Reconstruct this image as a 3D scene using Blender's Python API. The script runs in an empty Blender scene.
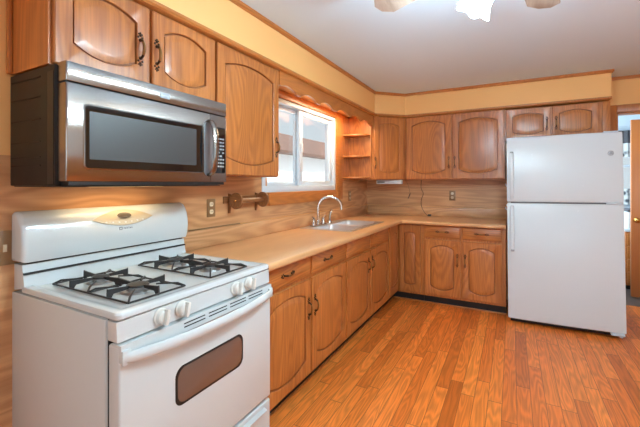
import bpy, bmesh, math, random
from mathutils import Vector, Matrix
random.seed(7)
C = bpy.context.scene
COL = C.collection
PI = math.pi
R = math.radians

# ------------------------------------------------------------------ camera, world, light, exposure
cam_d = bpy.data.cameras.new('camera')
cam = bpy.data.objects.new('camera', cam_d); COL.objects.link(cam)
cam.location = (1.7032, -0.6503, 1.3139)
cam.rotation_euler = (R(90), 0, R(28.334))
cam_d.sensor_width = 36.0
cam_d.lens = 356.54 / 640 * 36
cam_d.shift_y = (183.1 - 213.5) / 640
cam_d.clip_start = 0.05
C.camera = cam

C.view_settings.view_transform = 'Standard'
C.view_settings.look = 'None'
C.view_settings.gamma = 1
C.view_settings.use_curve_mapping = False
C.view_settings.exposure = 0.0

W = bpy.data.worlds.new('sky'); C.world = W; W.use_nodes = True
bg = W.node_tree.nodes['Background']
bg.inputs[0].default_value = (0.80, 0.93, 1.0, 1)
bg.inputs[1].default_value = 0.85
sun_d = bpy.data.lights.new('sun', 'SUN'); sun_d.energy = 9; sun_d.angle = R(0.6); sun_d.color = (1.0, .97, .92)
sun = bpy.data.objects.new('sun', sun_d); COL.objects.link(sun); sun.rotation_euler = (R(8), R(34), 0)

def area(name, loc, rot, sx, sy, power, col=(1, 1, 1)):
    l = bpy.data.lights.new(name, 'AREA'); l.shape = 'RECTANGLE'; l.size = sx; l.size_y = sy
    l.energy = power; l.color = col
    o = bpy.data.objects.new(name, l); COL.objects.link(o); o.location = loc; o.rotation_euler = rot
    return o
DAY_FILL = (0.62, 0.86, 1.0)
# added area lamps that fill the room, set inside the unseen windows
area('rear_window_fill', (2.75, -2.93, 1.30), (R(90), 0, 0), 1.5, 1.6, 36, DAY_FILL)
area('patio_door_fill', (0.9, -2.93, 1.15), (R(90), 0, 0), 1.5, 1.9, 5, DAY_FILL)
area('side_window_fill', (4.23, 0.6, 1.45), (R(90), 0, R(90)), 1.6, 1.2, 8, DAY_FILL)
#area('daylight_sink_window', (-0.16, 2.2, 1.62), (R(90), 0, R(-90)), 1.1, 0.7, 8, (0.9, 0.96, 1.0))
area('back_room_fill', (2.13, 4.75, 1.5), (R(90), 0, R(-90)), 1.2, 1.3, 45, DAY_FILL)  # added fill lamp; the back room has no window on this wall

# ------------------------------------------------------------------ materials
def lin(c):
    out = []
    for v in c:
        v = v / 255
        out.append(v / 12.92 if v <= 0.04045 else ((v + 0.055) / 1.055) ** 2.4)
    return (*out, 1)

def mat(name, col, rough=0.5, metal=0.0, emit=None, es=0.0, coat=0.0, trans=0.0, noise=0.0, nscale=20, bump=0.0, aniso=0.0):
    m = bpy.data.materials.new(name); m.use_nodes = True
    nt = m.node_tree; b = nt.nodes['Principled BSDF']
    b.inputs['Base Color'].default_value = lin(col)
    b.inputs['Roughness'].default_value = rough
    b.inputs['Metallic'].default_value = metal
    b.inputs['Coat Weight'].default_value = coat
    b.inputs['Transmission Weight'].default_value = trans
    if aniso:
        b.inputs['Anisotropic'].default_value = aniso
        tg = nt.nodes.new('ShaderNodeTangent'); tg.direction_type = 'RADIAL'; tg.axis = 'Z'
        nt.links.new(tg.outputs[0], b.inputs['Tangent'])
    if emit:
        b.inputs['Emission Color'].default_value = lin(emit); b.inputs['Emission Strength'].default_value = es
    g = nt.nodes.new('ShaderNodeNewGeometry')
    n = nt.nodes.new('ShaderNodeTexNoise'); n.inputs['Scale'].default_value = nscale; n.inputs['Detail'].default_value = 4
    nt.links.new(g.outputs['Position'], n.inputs['Vector'])
    if noise:
        mx = nt.nodes.new('ShaderNodeMix'); mx.data_type = 'RGBA'
        a = lin(col)
        mx.inputs[6].default_value = tuple(x * (1 - noise) for x in a[:3]) + (1,)
        mx.inputs[7].default_value = tuple(min(1, x * (1 + noise)) for x in a[:3]) + (1,)
        nt.links.new(n.outputs[0], mx.inputs[0]); nt.links.new(mx.outputs[2], b.inputs['Base Color'])
    else:
        mr = nt.nodes.new('ShaderNodeMapRange')
        mr.inputs[3].default_value = max(0, rough - 0.008); mr.inputs[4].default_value = min(1, rough + 0.008)
        nt.links.new(n.outputs[0], mr.inputs[0]); nt.links.new(mr.outputs[0], b.inputs['Roughness'])
    if bump:
        bp = nt.nodes.new('ShaderNodeBump'); bp.inputs['Strength'].default_value = bump; bp.inputs['Distance'].default_value = 0.002
        nt.links.new(n.outputs[0], bp.inputs['Height']); nt.links.new(bp.outputs[0], b.inputs['Normal'])
    return m

def wood(name, axis, light, dark, rough=0.35, lines=60, freq=4.5, streak=0.72, coat=0.25, stretch=0.13, amount=0.85):
    """oak: contour-line (cathedral) figure plus fine streaks running along axis"""
    m = bpy.data.materials.new(name); m.use_nodes = True
    nt = m.node_tree; N = nt.nodes; L = nt.links; b = N['Principled BSDF']
    g = N.new('ShaderNodeNewGeometry')
    def mapped(al, ac):
        mp = N.new('ShaderNodeMapping')
        s = [ac, ac, ac]; s['xyz'.index(axis)] = al
        mp.inputs['Scale'].default_value = s
        L.new(g.outputs['Position'], mp.inputs['Vector']); return mp
    n1 = N.new('ShaderNodeTexNoise'); n1.inputs['Scale'].default_value = 1; n1.inputs['Detail'].default_value = 1.5
    n1.inputs['Distortion'].default_value = 0.4
    L.new(mapped(freq * stretch, freq).outputs[0], n1.inputs['Vector'])
    mul = N.new('ShaderNodeMath'); mul.operation = 'MULTIPLY'; mul.inputs[1].default_value = lines * 2.4
    L.new(n1.outputs[0], mul.inputs[0])
    sn = N.new('ShaderNodeMath'); sn.operation = 'SINE'; L.new(mul.outputs[0], sn.inputs[0])
    mr = N.new('ShaderNodeMapRange'); mr.inputs[1].default_value = -1; mr.inputs[2].default_value = 1
    L.new(sn.outputs[0], mr.inputs[0])
    n2 = N.new('ShaderNodeTexNoise'); n2.inputs['Scale'].default_value = 1; n2.inputs['Detail'].default_value = 5
    L.new(mapped(4.0, 130).outputs[0], n2.inputs['Vector'])
    n3 = N.new('ShaderNodeTexNoise'); n3.inputs['Scale'].default_value = 1.0; n3.inputs['Detail'].default_value = 2
    L.new(mapped(0.8, 5).outputs[0], n3.inputs['Vector'])
    a1 = N.new('ShaderNodeMix'); a1.inputs[0].default_value = streak
    L.new(mr.outputs[0], a1.inputs[2]); L.new(n2.outputs[0], a1.inputs[3])
    a2 = N.new('ShaderNodeMix'); a2.inputs[0].default_value = 0.35
    L.new(a1.outputs[0], a2.inputs[2]); L.new(n3.outputs[0], a2.inputs[3])
    sc = N.new('ShaderNodeMapRange'); sc.inputs[1].default_value = 0.25; sc.inputs[2].default_value = 0.75
    sc.inputs[3].default_value = 0.5 - amount / 2; sc.inputs[4].default_value = 0.5 + amount / 2
    L.new(a2.outputs[0], sc.inputs[0])
    mx = N.new('ShaderNodeMix'); mx.data_type = 'RGBA'
    mx.inputs[6].default_value = lin(dark); mx.inputs[7].default_value = lin(light)
    L.new(sc.outputs[0], mx.inputs[0]); L.new(mx.outputs[2], b.inputs['Base Color'])
    b.inputs['Roughness'].default_value = rough; b.inputs['Coat Weight'].default_value = coat
    b.inputs['Coat Roughness'].default_value = 0.2
    bp = N.new('ShaderNodeBump'); bp.inputs['Strength'].default_value = 0.12; bp.inputs['Distance'].default_value = 0.001
    L.new(n2.outputs[0], bp.inputs['Height']); L.new(bp.outputs[0], b.inputs['Normal'])
    return m

OL, OD = (210, 131, 64), (142, 77, 32)
OAK = {a: wood('oak_' + a, a, OL, OD) for a in 'xyz'}
TRIM = {a: wood('trim_oak_' + a, a, (202, 124, 58), (156, 90, 38), rough=0.4) for a in 'xyz'}
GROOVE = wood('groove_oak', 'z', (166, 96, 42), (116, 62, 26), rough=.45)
PL, PD = (216, 164, 116), (178, 124, 80)
PANEL = {a: wood('laminate_' + a, a, PL, PD, rough=0.4, freq=5.5, lines=30, stretch=0.14, streak=0.5, coat=0.05) for a in 'xy'}
COUNTER = wood('counter_laminate', 'y', (224, 170, 118), (200, 144, 94), rough=0.32, freq=3, lines=14, coat=0.1)
WALNUT = wood('holder_wood', 'y', (156, 100, 56), (112, 68, 36), rough=0.35)
DOORW = wood('flush_door_wood', 'z', (194, 118, 60), (170, 96, 44), rough=0.4, lines=10)
BLADEW = wood('fan_blade_wood', 'y', (196, 176, 160), (150, 128, 112), rough=0.35, lines=30)

YELLOW = mat('yellow_paint', (240, 184, 116), 0.6, bump=0.05, nscale=60)
CEIL = mat('ceiling_paint', (214, 231, 246), 0.75, bump=0.05, nscale=80)
WHITEWALL = mat('pale_wall_paint', (205, 214, 224), 0.6)
ENAMEL = mat('white_enamel', (205, 209, 209), 0.18, coat=0.3)
PLASTIC = mat('white_plastic', (214, 210, 202), 0.35)
FRIDGE = mat('fridge_white', (214, 221, 226), 0.27, coat=0.0)
ALMOND = mat('almond_plastic', (186, 172, 148), 0.35)
DARKSEAM = mat('dark_seam', (38, 36, 36), 0.6)
BLACK = mat('black_paint', (26, 24, 24), 0.35)
BLACKCAST = mat('cast_iron', (40, 37, 37), 0.5, bump=0.2, nscale=300)
BURNER = mat('burner_aluminium', (150, 148, 146), 0.4, metal=0.8)
GLASSK = mat('black_glass', (14, 15, 18), 0.06, coat=0.5)
SCREEN = mat('window_screen', (60, 60, 60), 0.4, coat=0.25)
OVENG = mat('oven_glass', (104, 84, 76), 0.12, coat=0.8)
DISPLAY = mat('display_glass', (30, 34, 34), 0.1, coat=0.6)
KEYS = mat('key_print', (150, 158, 158), 0.3)
STEEL = mat('stainless', (152, 142, 136), 0.22, metal=1.0, aniso=0.75)
STEELD = mat('handle_steel', (140, 132, 126), 0.22, metal=1.0)
CHROME = mat('chrome', (214, 214, 214), 0.1, metal=1.0)
SINKM = mat('sink_steel', (225, 225, 226), 0.32, metal=1.0)
BRONZE = mat('antique_brass', (74, 56, 42), 0.3, metal=0.9)
BRASS = mat('brass', (196, 150, 80), 0.22, metal=1.0)
DARKBODY = mat('microwave_side', (20, 17, 16), 0.5)
TOEK = mat('toe_kick_vinyl', (20, 18, 17), 0.5)
BROWNPLATE = mat('brown_plate', (142, 108, 72), 0.35)
IVORY = mat('ivory_socket', (222, 206, 176), 0.4)
VINYL = mat('white_vinyl', (204, 213, 222), 0.35)
GREYB = mat('grey_badge', (150, 152, 156), 0.35, metal=0.6)
DARKFLOOR = mat('back_room_floor', (84, 74, 70), 0.3, noise=0.3, nscale=9)
CLOTH = mat('white_cloth', (222, 222, 224), 0.8, noise=0.05, nscale=40)
SIDING = mat('white_siding', (236, 238, 240), 0.7)
ROOFM = mat('brown_roof', (104, 84, 76), 0.8, noise=0.25, nscale=6)
CONC = mat('pale_concrete', (226, 228, 228), 0.8, noise=0.06, nscale=5)
TEAL = mat('pale_awning', (205, 226, 228), 0.6)

def glass_mat():
    m = bpy.data.materials.new('window_glass'); m.use_nodes = True
    nt = m.node_tree; N = nt.nodes; L = nt.links
    out = N['Material Output']; N.remove(N['Principled BSDF'])
    t = N.new('ShaderNodeBsdfTransparent'); gl = N.new('ShaderNodeBsdfGlossy'); gl.inputs['Roughness'].default_value = 0.02
    mx = N.new('ShaderNodeMixShader')
    mx.inputs[0].default_value = 0.05; L.new(t.outputs[0], mx.inputs[1]); L.new(gl.outputs[0], mx.inputs[2])
    L.new(mx.outputs[0], out.inputs[0]); return m
GLASS = glass_mat()

def valance_fabric():
    m = mat('patterned_fabric', (200, 200, 204), 0.85)
    nt = m.node_tree; N = nt.nodes; L = nt.links; b = N['Principled BSDF']
    g = N.new('ShaderNodeNewGeometry')
    v = N.new('ShaderNodeTexVoronoi'); v.inputs['Scale'].default_value = 14
    L.new(g.outputs['Position'], v.inputs['Vector'])
    r = N.new('ShaderNodeValToRGB'); r.color_ramp.elements[0].position = 0.2; r.color_ramp.elements[1].position = 0.5
    r.color_ramp.elements[0].color = lin((70, 70, 76)); r.color_ramp.elements[1].color = lin((206, 204, 202))
    L.new(v.outputs['Distance'], r.inputs[0]); L.new(r.outputs[0], b.inputs['Base Color'])
    return m
FABRIC = valance_fabric()
FABDARK = mat('dark_fabric', (84, 80, 84), 0.85, noise=0.4, nscale=50)

def floor_mat():
    m = bpy.data.materials.new('oak_strip_floor'); m.use_nodes = True
    nt = m.node_tree; N = nt.nodes; L = nt.links; b = N['Principled BSDF']
    g = N.new('ShaderNodeNewGeometry')
    sp = N.new('ShaderNodeSeparateXYZ'); L.new(g.outputs['Position'], sp.inputs[0])
    def M(op, a, bb=None, c=None):
        n = N.new('ShaderNodeMath'); n.operation = op
        for i, q in enumerate((a, bb, c)):
            if q is None: continue
            if isinstance(q, (int, float)): n.inputs[i].default_value = q
            else: L.new(q, n.inputs[i])
        return n.outputs[0]
    PWID = 0.075
    xr = M('DIVIDE', sp.outputs[0], PWID)
    row = M('FLOOR', xr)
    wn = N.new('ShaderNodeTexWhiteNoise'); wn.noise_dimensions = '1D'; L.new(row, wn.inputs['W'])
    yo = M('MULTIPLY_ADD', wn.outputs['Value'], 3.7, sp.outputs[1])
    yr = M('DIVIDE', yo, 0.95)
    seg = M('FLOOR', yr)
    cell = N.new('ShaderNodeCombineXYZ'); L.new(row, cell.inputs[0]); L.new(seg, cell.inputs[1])
    wc = N.new('ShaderNodeTexWhiteNoise'); wc.noise_dimensions = '3D'; L.new(cell.outputs[0], wc.inputs['Vector'])
    # grain shifted per board
    sh = N.new('ShaderNodeVectorMath'); sh.operation = 'MULTIPLY_ADD'
    L.new(wc.outputs['Color'], sh.inputs[0]); sh.inputs[1].default_value = (9, 17, 5); L.new(g.outputs['Position'], sh.inputs[2])
    mp = N.new('ShaderNodeMapping'); mp.inputs['Scale'].default_value = (15, 1.7, 1); L.new(sh.outputs[0], mp.inputs[0])
    n1 = N.new('ShaderNodeTexNoise'); n1.inputs['Scale'].default_value = 1; n1.inputs['Detail'].default_value = 1.2
    L.new(mp.outputs[0], n1.inputs['Vector'])
    fig = M('SINE', M('MULTIPLY', n1.outputs[0], 60))
    fig = M('MULTIPLY_ADD', fig, 0.5, 0.5)
    mp2 = N.new('ShaderNodeMapping'); mp2.inputs['Scale'].default_value = (160, 5, 1); L.new(sh.outputs[0], mp2.inputs[0])
    n2 = N.new('ShaderNodeTexNoise'); n2.inputs['Scale'].default_value = 1; n2.inputs['Detail'].default_value = 4
    L.new(mp2.outputs[0], n2.inputs['Vector'])
    grain = M('ADD', M('MULTIPLY', fig, 0.32), M('MULTIPLY', n2.outputs[0], 0.68))
    ramp = N.new('ShaderNodeValToRGB')
    cr = ramp.color_ramp; cr.elements[0].position = 0.0; cr.elements[1].position = 1.0
    cr.elements[0].color = lin((190, 96, 32)); cr.elements[1].color = lin((242, 142, 62))
    e = cr.elements.new(0.22); e.color = lin((222, 117, 44))
    e = cr.elements.new(0.7); e.color = lin((232, 130, 54))
    L.new(wc.outputs['Value'], ramp.inputs[0])
    hs = N.new('ShaderNodeHueSaturation'); L.new(ramp.outputs[0], hs.inputs['Color'])
    L.new(M('MULTIPLY_ADD', grain, 0.85, 0.54), hs.inputs['Value'])
    # knots
    vo = N.new('ShaderNodeTexVoronoi'); vo.inputs['Scale'].default_value = 1
    mp3 = N.new('ShaderNodeMapping'); mp3.inputs['Scale'].default_value = (3.2, 2.0, 0.1); L.new(g.outputs['Position'], mp3.inputs[0])
    L.new(mp3.outputs[0], vo.inputs['Vector'])
    kn = M('LESS_THAN', vo.outputs['Distance'], 0.035)
    # seams
    fx = M('FRACT', xr); fy = M('FRACT', yr)
    sx = M('MAXIMUM', M('LESS_THAN', fx, 0.034), M('LESS_THAN', fy, 0.004))
    dk = M('MAXIMUM', M('MULTIPLY', sx, 0.8), M('MULTIPLY', kn, 0.5))
    mx = N.new('ShaderNodeMix'); mx.data_type = 'RGBA'
    L.new(dk, mx.inputs[0]); L.new(hs.outputs[0], mx.inputs[6]); mx.inputs[7].default_value = lin((84, 44, 22))
    L.new(mx.outputs[2], b.inputs['Base Color'])
    b.inputs['Roughness'].default_value = 0.40; b.inputs['Coat Weight'].default_value = 0.08
    bp = N.new('ShaderNodeBump'); bp.inputs['Strength'].default_value = 0.3; bp.inputs['Distance'].default_value = 0.001
    L.new(M('SUBTRACT', 1.0, sx), bp.inputs['Height']); L.new(bp.outputs[0], b.inputs['Normal'])
    return m
FLOORM = floor_mat()

# ------------------------------------------------------------------ mesh helpers
class MB:
    def __init__(s): s.bm = bmesh.new()
    def _merge(s, t):
        me = bpy.data.meshes.new('t'); t.to_mesh(me); t.free(); s.bm.from_mesh(me); bpy.data.meshes.remove(me)
    def box(s, x0, x1, y0, y1, z0, z1, bev=0, seg=2):
        t = bmesh.new()
        v = [t.verts.new((x, y, z)) for x in (x0, x1) for y in (y0, y1) for z in (z0, z1)]
        for f in ((0, 1, 3, 2), (4, 6, 7, 5), (0, 4, 5, 1), (2, 3, 7, 6), (0, 2, 6, 4), (1, 5, 7, 3)):
            t.faces.new([v[i] for i in f])
        bmesh.ops.recalc_face_normals(t, faces=t.faces)
        if bev: bmesh.ops.bevel(t, geom=list(t.edges), offset=bev, segments=seg, profile=0.5, affect='EDGES')
        s._merge(t); return s
    def loops(s, L, cap0=True, cap1=True):
        t = bmesh.new(); rows = [[t.verts.new(p) for p in l] for l in L]
        for a, b in zip(rows, rows[1:]):
            n = len(a)
            for i in range(n):
                t.faces.new((a[i], a[(i + 1) % n], b[(i + 1) % n], b[i]))
        if cap0: t.faces.new(list(reversed(rows[0])))
        if cap1: t.faces.new(rows[-1])
        bmesh.ops.recalc_face_normals(t, faces=t.faces)
        s._merge(t); return s
    def prism(s, poly, axis, a, b, bev=0, seg=2):
        """extrude a 2D outline along an axis (outline in the other two axes, in xyz order)"""
        def P(p, w):
            q = list(p); q.insert('xyz'.index(axis), w); return q
        t = bmesh.new()
        A = [t.verts.new(P(p, a)) for p in poly]; B = [t.verts.new(P(p, b)) for p in poly]
        n = len(poly)
        for i in range(n): t.faces.new((A[i], A[(i + 1) % n], B[(i + 1) % n], B[i]))
        f0 = t.faces.new(list(reversed(A))); f1 = t.faces.new(B)
        bmesh.ops.recalc_face_normals(t, faces=t.faces)
        if bev: bmesh.ops.bevel(t, geom=list(f0.edges) + list(f1.edges), offset=bev, segments=seg, profile=0.5, affect='EDGES')
        s._merge(t); return s
    def lathe(s, prof, c=(0, 0, 0), axis=(0, 0, 1), n=24, cap=True):
        z = Vector(axis).normalized(); x = z.orthogonal().normalized(); y = z.cross(x); c = Vector(c)
        L = [[c + z * h + (x * math.cos(2 * PI * i / n) + y * math.sin(2 * PI * i / n)) * max(r, 1e-4) for i in range(n)] for r, h in prof]
        return s.loops(L, cap, cap)
    def cyl(s, p0, p1, r0, r1=None, n=16):
        p0 = Vector(p0); p1 = Vector(p1); d = p1 - p0
        return s.lathe([(r0, 0), (r1 if r1 is not None else r0, d.length)], p0, d, n)
    def tube(s, pts, r, n=10, ry=None):
        pts = [Vector(p) for p in pts]; L = []
        prev = None
        for i, p in enumerate(pts):
            d = (pts[min(i + 1, len(pts) - 1)] - pts[max(i - 1, 0)]).normalized()
            if prev is None: x = d.orthogonal().normalized()
            else:
                x = (prev - d * prev.dot(d)).normalized()
            prev = x; y = d.cross(x)
            rr = r[i] if isinstance(r, (list, tuple)) else r
            L.append([p + (x * math.cos(2 * PI * k / n) + y * math.sin(2 * PI * k / n)) * rr for k in range(n)])
        return s.loops(L)
    def build(s, name, m, parent=None, loc=None, rz=0, sharp=35):
        me = bpy.data.meshes.new(name); s.bm.to_mesh(me); s.bm.free()
        me.materials.append(m)
        for p in me.polygons: p.use_smooth = True
        me.set_sharp_from_angle(angle=R(sharp))
        o = bpy.data.objects.new(name, me); COL.objects.link(o)
        if parent: o.parent = parent
        if loc: o.location = loc
        o.rotation_euler = (0, 0, rz)
        return o

def box(*a, **k): return MB().box(*a, **k)
def tag(o, label, cat, group=None):
    o['label'] = label; o['category'] = cat
    if group: o['group'] = group
    return o
def thing(name, loc, rz, label, cat, group=None):
    o = bpy.data.objects.new(name, None); COL.objects.link(o); o.empty_display_size = 0.1
    o.location = loc; o.rotation_euler = (0, 0, rz); return tag(o, label, cat, group)
def struct(o): o['kind'] = 'structure'; return o
def inst(src, parent, loc=None, rot=None):
    c = src.copy(); COL.objects.link(c); c.parent = parent
    if loc is not None: c.location = loc
    if rot is not None: c.rotation_euler = rot
    return c
def rrect(x0, x1, z0, z1, r, n=5):
    pts = []
    for cx, cz, a in ((x1 - r, z0 + r, -90), (x1 - r, z1 - r, 0), (x0 + r, z1 - r, 90), (x0 + r, z0 + r, 180)):
        for i in range(n + 1):
            t = R(a + 90 * i / n); pts.append((cx + r * math.cos(t), cz + r * math.sin(t)))
    return pts

# ------------------------------------------------------------------ dimensions
FL = 0.025; H = 2.3544; D = 3.8127; ZC = 0.9142
BF = 0.605; UF = 0.3074; SF = 0.3252; SB = 2.087
XR, YR = 4.3, -3.0
UT, UB = 2.082, 1.354
DG = 0.600

# ------------------------------------------------------------------ setting
struct(box(-0.0, XR, YR, 4.20, -0.06, FL).build('floor', FLOORM))
struct(box(2.0, 4.2, 4.201, 6.2, -0.06, FL - 0.004).build('floor_back_room', DARKFLOOR))
struct(box(-0.12, XR + 0.12, YR - 0.12, D, H, H + 0.08).build('ceiling', CEIL))
struct(box(2.0, 4.2, D + 0.121, 6.2, 2.45, 2.5).build('ceiling_back_room', CEIL))

WY0, WY1, WZ0, WZ1 = 1.55, 2.86, 1.235, 2.03
wl = MB()
wl.box(-0.12, 0, YR, WY0, -0.06, H); wl.box(-0.12, 0, WY1, D, -0.06, H)
wl.box(-0.12, 0, WY0, WY1, -0.06, WZ0); wl.box(-0.12, 0, WY0, WY1, WZ1, H)
struct(wl.build('wall_left', YELLOW))
DX0, DX1, DZ = 2.605, 3.46, 2.003
wb = MB()
wb.box(-0.12, DX0, D, D + 0.12, -0.06, H); wb.box(DX1, XR + 0.12, D, D + 0.12, -0.06, H); wb.box(DX0, DX1, D, D + 0.12, DZ, H)
struct(wb.build('wall_back', YELLOW))
wr = MB()
wr.box(XR, XR + 0.12, YR, -0.2, -0.06, H); wr.box(XR, XR + 0.12, 1.4, D, -0.06, H)
wr.box(XR, XR + 0.12, -0.2, 1.4, -0.06, 0.85); wr.box(XR, XR + 0.12, -0.2, 1.4, 2.05, H)
struct(wr.build('wall_right', YELLOW))
wf = MB()
wf.box(-0.12, 0.15, YR - 0.12, YR, -0.06, H); wf.box(1.65, 2.0, YR - 0.12, YR, -0.06, H); wf.box(3.5, XR + 0.12, YR - 0.12, YR, -0.06, H)
wf.box(0.15, 1.65, YR - 0.12, YR, 2.1, H); wf.box(2.0, 3.5, YR - 0.12, YR, 2.1, H); wf.box(2.0, 3.5, YR - 0.12, YR, -0.06, 0.5)
struct(wf.build('wall_front', YELLOW))
# back room walls
br = MB()
br.box(2.0, 2.93, 5.7, 5.8, 0, 2.45); br.box(3.5, 4.2, 5.7, 5.8, 0, 2.45); br.box(2.93, 3.5, 5.7, 5.8, 0, 1.0); br.box(2.93, 3.5, 5.7, 5.8, 2.1, 2.45)
struct(br.build('wall_back_room', WHITEWALL))
struct(box(4.1, 4.2, D + 0.121, 5.7, 0, 2.45).build('wall_back_room_right', WHITEWALL))
struct(box(2.0, 2.1, D + 0.121, 5.7, 0, 2.45).build('wall_back_room_left', WHITEWALL))

# soffit over the wall cabinets, with its chamfered corner
sof = MB()
XE = 2.503
poly = [(0, YR), (SF, YR), (SF, D - DG), (DG, D - SF), (XE, D - SF), (XE, D), (0, D)]
sof.prism(poly, 'z', SB, H)
struct(sof.build('wall_soffit', YELLOW))
# crown strip at the ceiling
def run_profile(pts, w, z0, z1, closed=False):
    """strip following a plan polyline, offset w to the room side"""
    m = MB(); n = len(pts); off = []
    for i in range(n):
        p = Vector(pts[i]); ds = []
        if i > 0: ds.append((p - Vector(pts[i - 1])).normalized())
        if i < n - 1: ds.append((Vector(pts[i + 1]) - p).normalized())
        ns = [Vector((d.y, -d.x)) for d in ds]; nn = sum(ns, Vector((0, 0))); nn.normalize()
        off.append(p + nn * (w / nn.dot(ns[0])))
    L = []
    for p, q in zip(pts, off):
        h = z1 - z0
        qm = Vector(p) + (q - Vector(p)) * 0.35
        L.append([(p[0], p[1], z0), (qm.x, qm.y, z0), (q.x, q.y, z0 + h * 0.45), (q.x, q.y, z1), (p[0], p[1], z1)])
    m.loops(L); return m
e = 0.0008
crown_path = [(SF + e, YR + .01), (SF + e, D - DG - e * .4), (DG + e * .4, D - SF - e), (XE + e, D - SF - e), (XE + e, D - e), ]
struct(run_profile(crown_path, 0.016, H - 0.031, H - 0.001).build('trim_1', TRIM['y']))
struct(box(XE + 0.02, XR, D - 0.017, D - 0.001, H - 0.031, H - 0.001).build('trim_2', TRIM['x']))
# moulding between cabinet tops and soffit
mould_path = [(UF + .001, -0.012), (UF + .001, D - DG + .003), (DG - .003, D - UF - .001), (XE, D - UF - .001)]
struct(run_profile(mould_path, 0.030, UT + 0.001, SB + 0.022).build('trim_3', TRIM['y'])) if False else None
mould_path2 = [(SF + e, -0.012), (SF + e, D - DG - e * .4), (DG + e * .4, D - SF - e), (XE, D - SF - e)]
struct(run_profile(mould_path2, 0.012, SB - 0.004, SB + 0.020).build('trim_3', TRIM['y']))

# wood laminate wall panelling
PT = 0.006
pw = MB()
pw.box(0.0005, PT, YR + .01, -0.02, FL + .001, 1.42); pw.box(0.0005, PT, -0.02, 0.76, FL + .001, 1.42)
pw.box(0.0005, PT, 0.76, 1.62, 1.03, UB + .0); pw.box(0.0005, PT, 1.62, 3.005, 1.03, 1.135); pw.box(0.0005, PT, 3.005, D - .001, 1.03, 1.372)
struct(pw.build('trim_4', PANEL['y']))
struct(box(PT, 1.70, D - PT, D - .0005, 1.03, 1.70).build('trim_5', PANEL['x']))
# casing of the doorway
dc = MB()
dc.box(2.528, DX0 - .001, D - 0.022, D - .001, FL + .001, 2.077, .004); dc.box(DX1 + .001, DX1 + 0.08, D - 0.022, D - .001, FL + .001, 2.077, .004)
dc.box(DX0 - .001, DX1 + .001, D - 0.022, D - .001, DZ, 2.077, .004)
dc.box(DX0, DX0 + .012, D, D + .12, FL + .001, DZ, 0); dc.box(DX1 - .012, DX1, D, D + .12, FL + .001, DZ, 0); dc.box(DX0, DX1, D, D + .12, DZ - .012, DZ - .001, 0)
struct(dc.build('trim_6', TRIM['z']))
# shoe moulding at the toe kicks
sh = MB()
sh.box(BF - .082, BF - .071, 0.78, D - BF + .082, FL + .001, FL + .013, .003); sh.box(BF - .071, 1.66, D - BF + .071, D - BF + .082, FL + .001, FL + .015, .003)
struct(sh.build('trim_7', OAK['x']))

# ---------------- sink window
w1 = thing('window_1', (0, (WY0 + WY1) / 2, WZ0), 0, 'white sliding window over the sink with oak casing', 'window'); struct(w1)
def wob(m, name, mt, par=None):   # children given in world coordinates
    for v in m.bm.verts: v.co -= Vector((0, (WY0 + WY1) / 2, WZ0))
    return m.build(name, mt, par or w1)
cs = MB()
cs.box(.001, .024, WY1 - .02, 3.004, 1.137, SB - .002, .003); cs.box(.001, .024, 1.40, WY0 + .03, 1.37, SB - .002, .003)
cs.box(.001, .026, 1.625, WY1 - .02, 1.137, WZ0 + .005, .003); cs.box(.001, .024, WY0 + .03, WY1 - .02, WZ1 - .01, SB - .002, .003)
wob(cs, 'casing', TRIM['y'])
fr = MB()
fy0, fy1, fz0, fz1 = WY0 + .002, WY1 - .021, WZ0 + .006, WZ1 - .012
fr.box(-.10, .012, fy0, fy1, fz0, fz0 + .05, .004); fr.box(-.10, .012, fy0, fy1, fz1 - .035, fz1, .004)
fr.box(-.10, .012, fy0, fy0 + .04, fz0 + .05, fz1 - .035, 0); fr.box(-.10, .012, fy1 - .032, fy1, fz0 + .05, fz1 - .035, 0)
wob(fr, 'frame', VINYL)
def sash(x0, x1, y0, y1, st):
    z0, z1 = fz0 + .05, fz1 - .035
    m = MB(); m.box(x0, x1, y0, y0 + st, z0, z1, .003); m.box(x0, x1, y1 - st, y1, z0, z1, .003)
    m.box(x0, x1, y0 + st, y1 - st, z0, z0 + st * .8, .003); m.box(x0, x1, y0 + st, y1 - st, z1 - st * .8, z1, .003)
    s_ = wob(m, 'sash', VINYL)
    g = MB(); xm = (x0 + x1) / 2; g.box(xm - .003, xm + .003, y0 + st - .004, y1 - st + .004, z0 + st * .8 - .004, z1 - st * .8 + .004)
    wob(g, 'pane', GLASS, s_)
sash(-.085, -.055, fy0 + .041, 2.175, .042)
sash(-.045, -.012, 2.135, fy1 - .033, .056)
lk = MB(); lk.box(-.012, -.002, 2.155, 2.185, 1.60, 1.68, .003); wob(lk, 'latch', VINYL)

# ---------------- rear and side windows (out of view, added to light the room)
def plain_window(name, axis, c, a0, a1, z0, z1):
    o = thing(name, (0, 0, 0), 0, name.replace('_', ' '), 'window'); struct(o)
    del o['label']; del o['category']
    m = MB(); t = .05
    def bx(a, b, z, zz):
        if axis == 'y': m.box(a, b, c - .10, c - .02, z, zz, .004)
        else: m.box(c + .02, c + .10, a, b, z, zz, .004)
    bx(a0 + .002, a0 + t, z0 + .002, z1 - .002); bx(a1 - t, a1 - .002, z0 + .002, z1 - .002); bx((a0 + a1) / 2 - .03, (a0 + a1) / 2 + .03, z0 + t, z1 - t)
    bx(a0 + t, a1 - t, z0 + .002, z0 + t); bx(a0 + t, a1 - t, z1 - t, z1 - .002)
    m.build('frame', VINYL, o)
    g = MB()
    if axis == 'y': g.box(a0 + t, a1 - t, c - .065, c - .058, z0 + t, z1 - t)
    else: g.box(c + .058, c + .065, a0 + t, a1 - t, z0 + t, z1 - t)
    g.build('pane', GLASS, o)
plain_window('window_2', 'y', YR, 2.0, 3.5, 0.5, 2.1)
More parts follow.
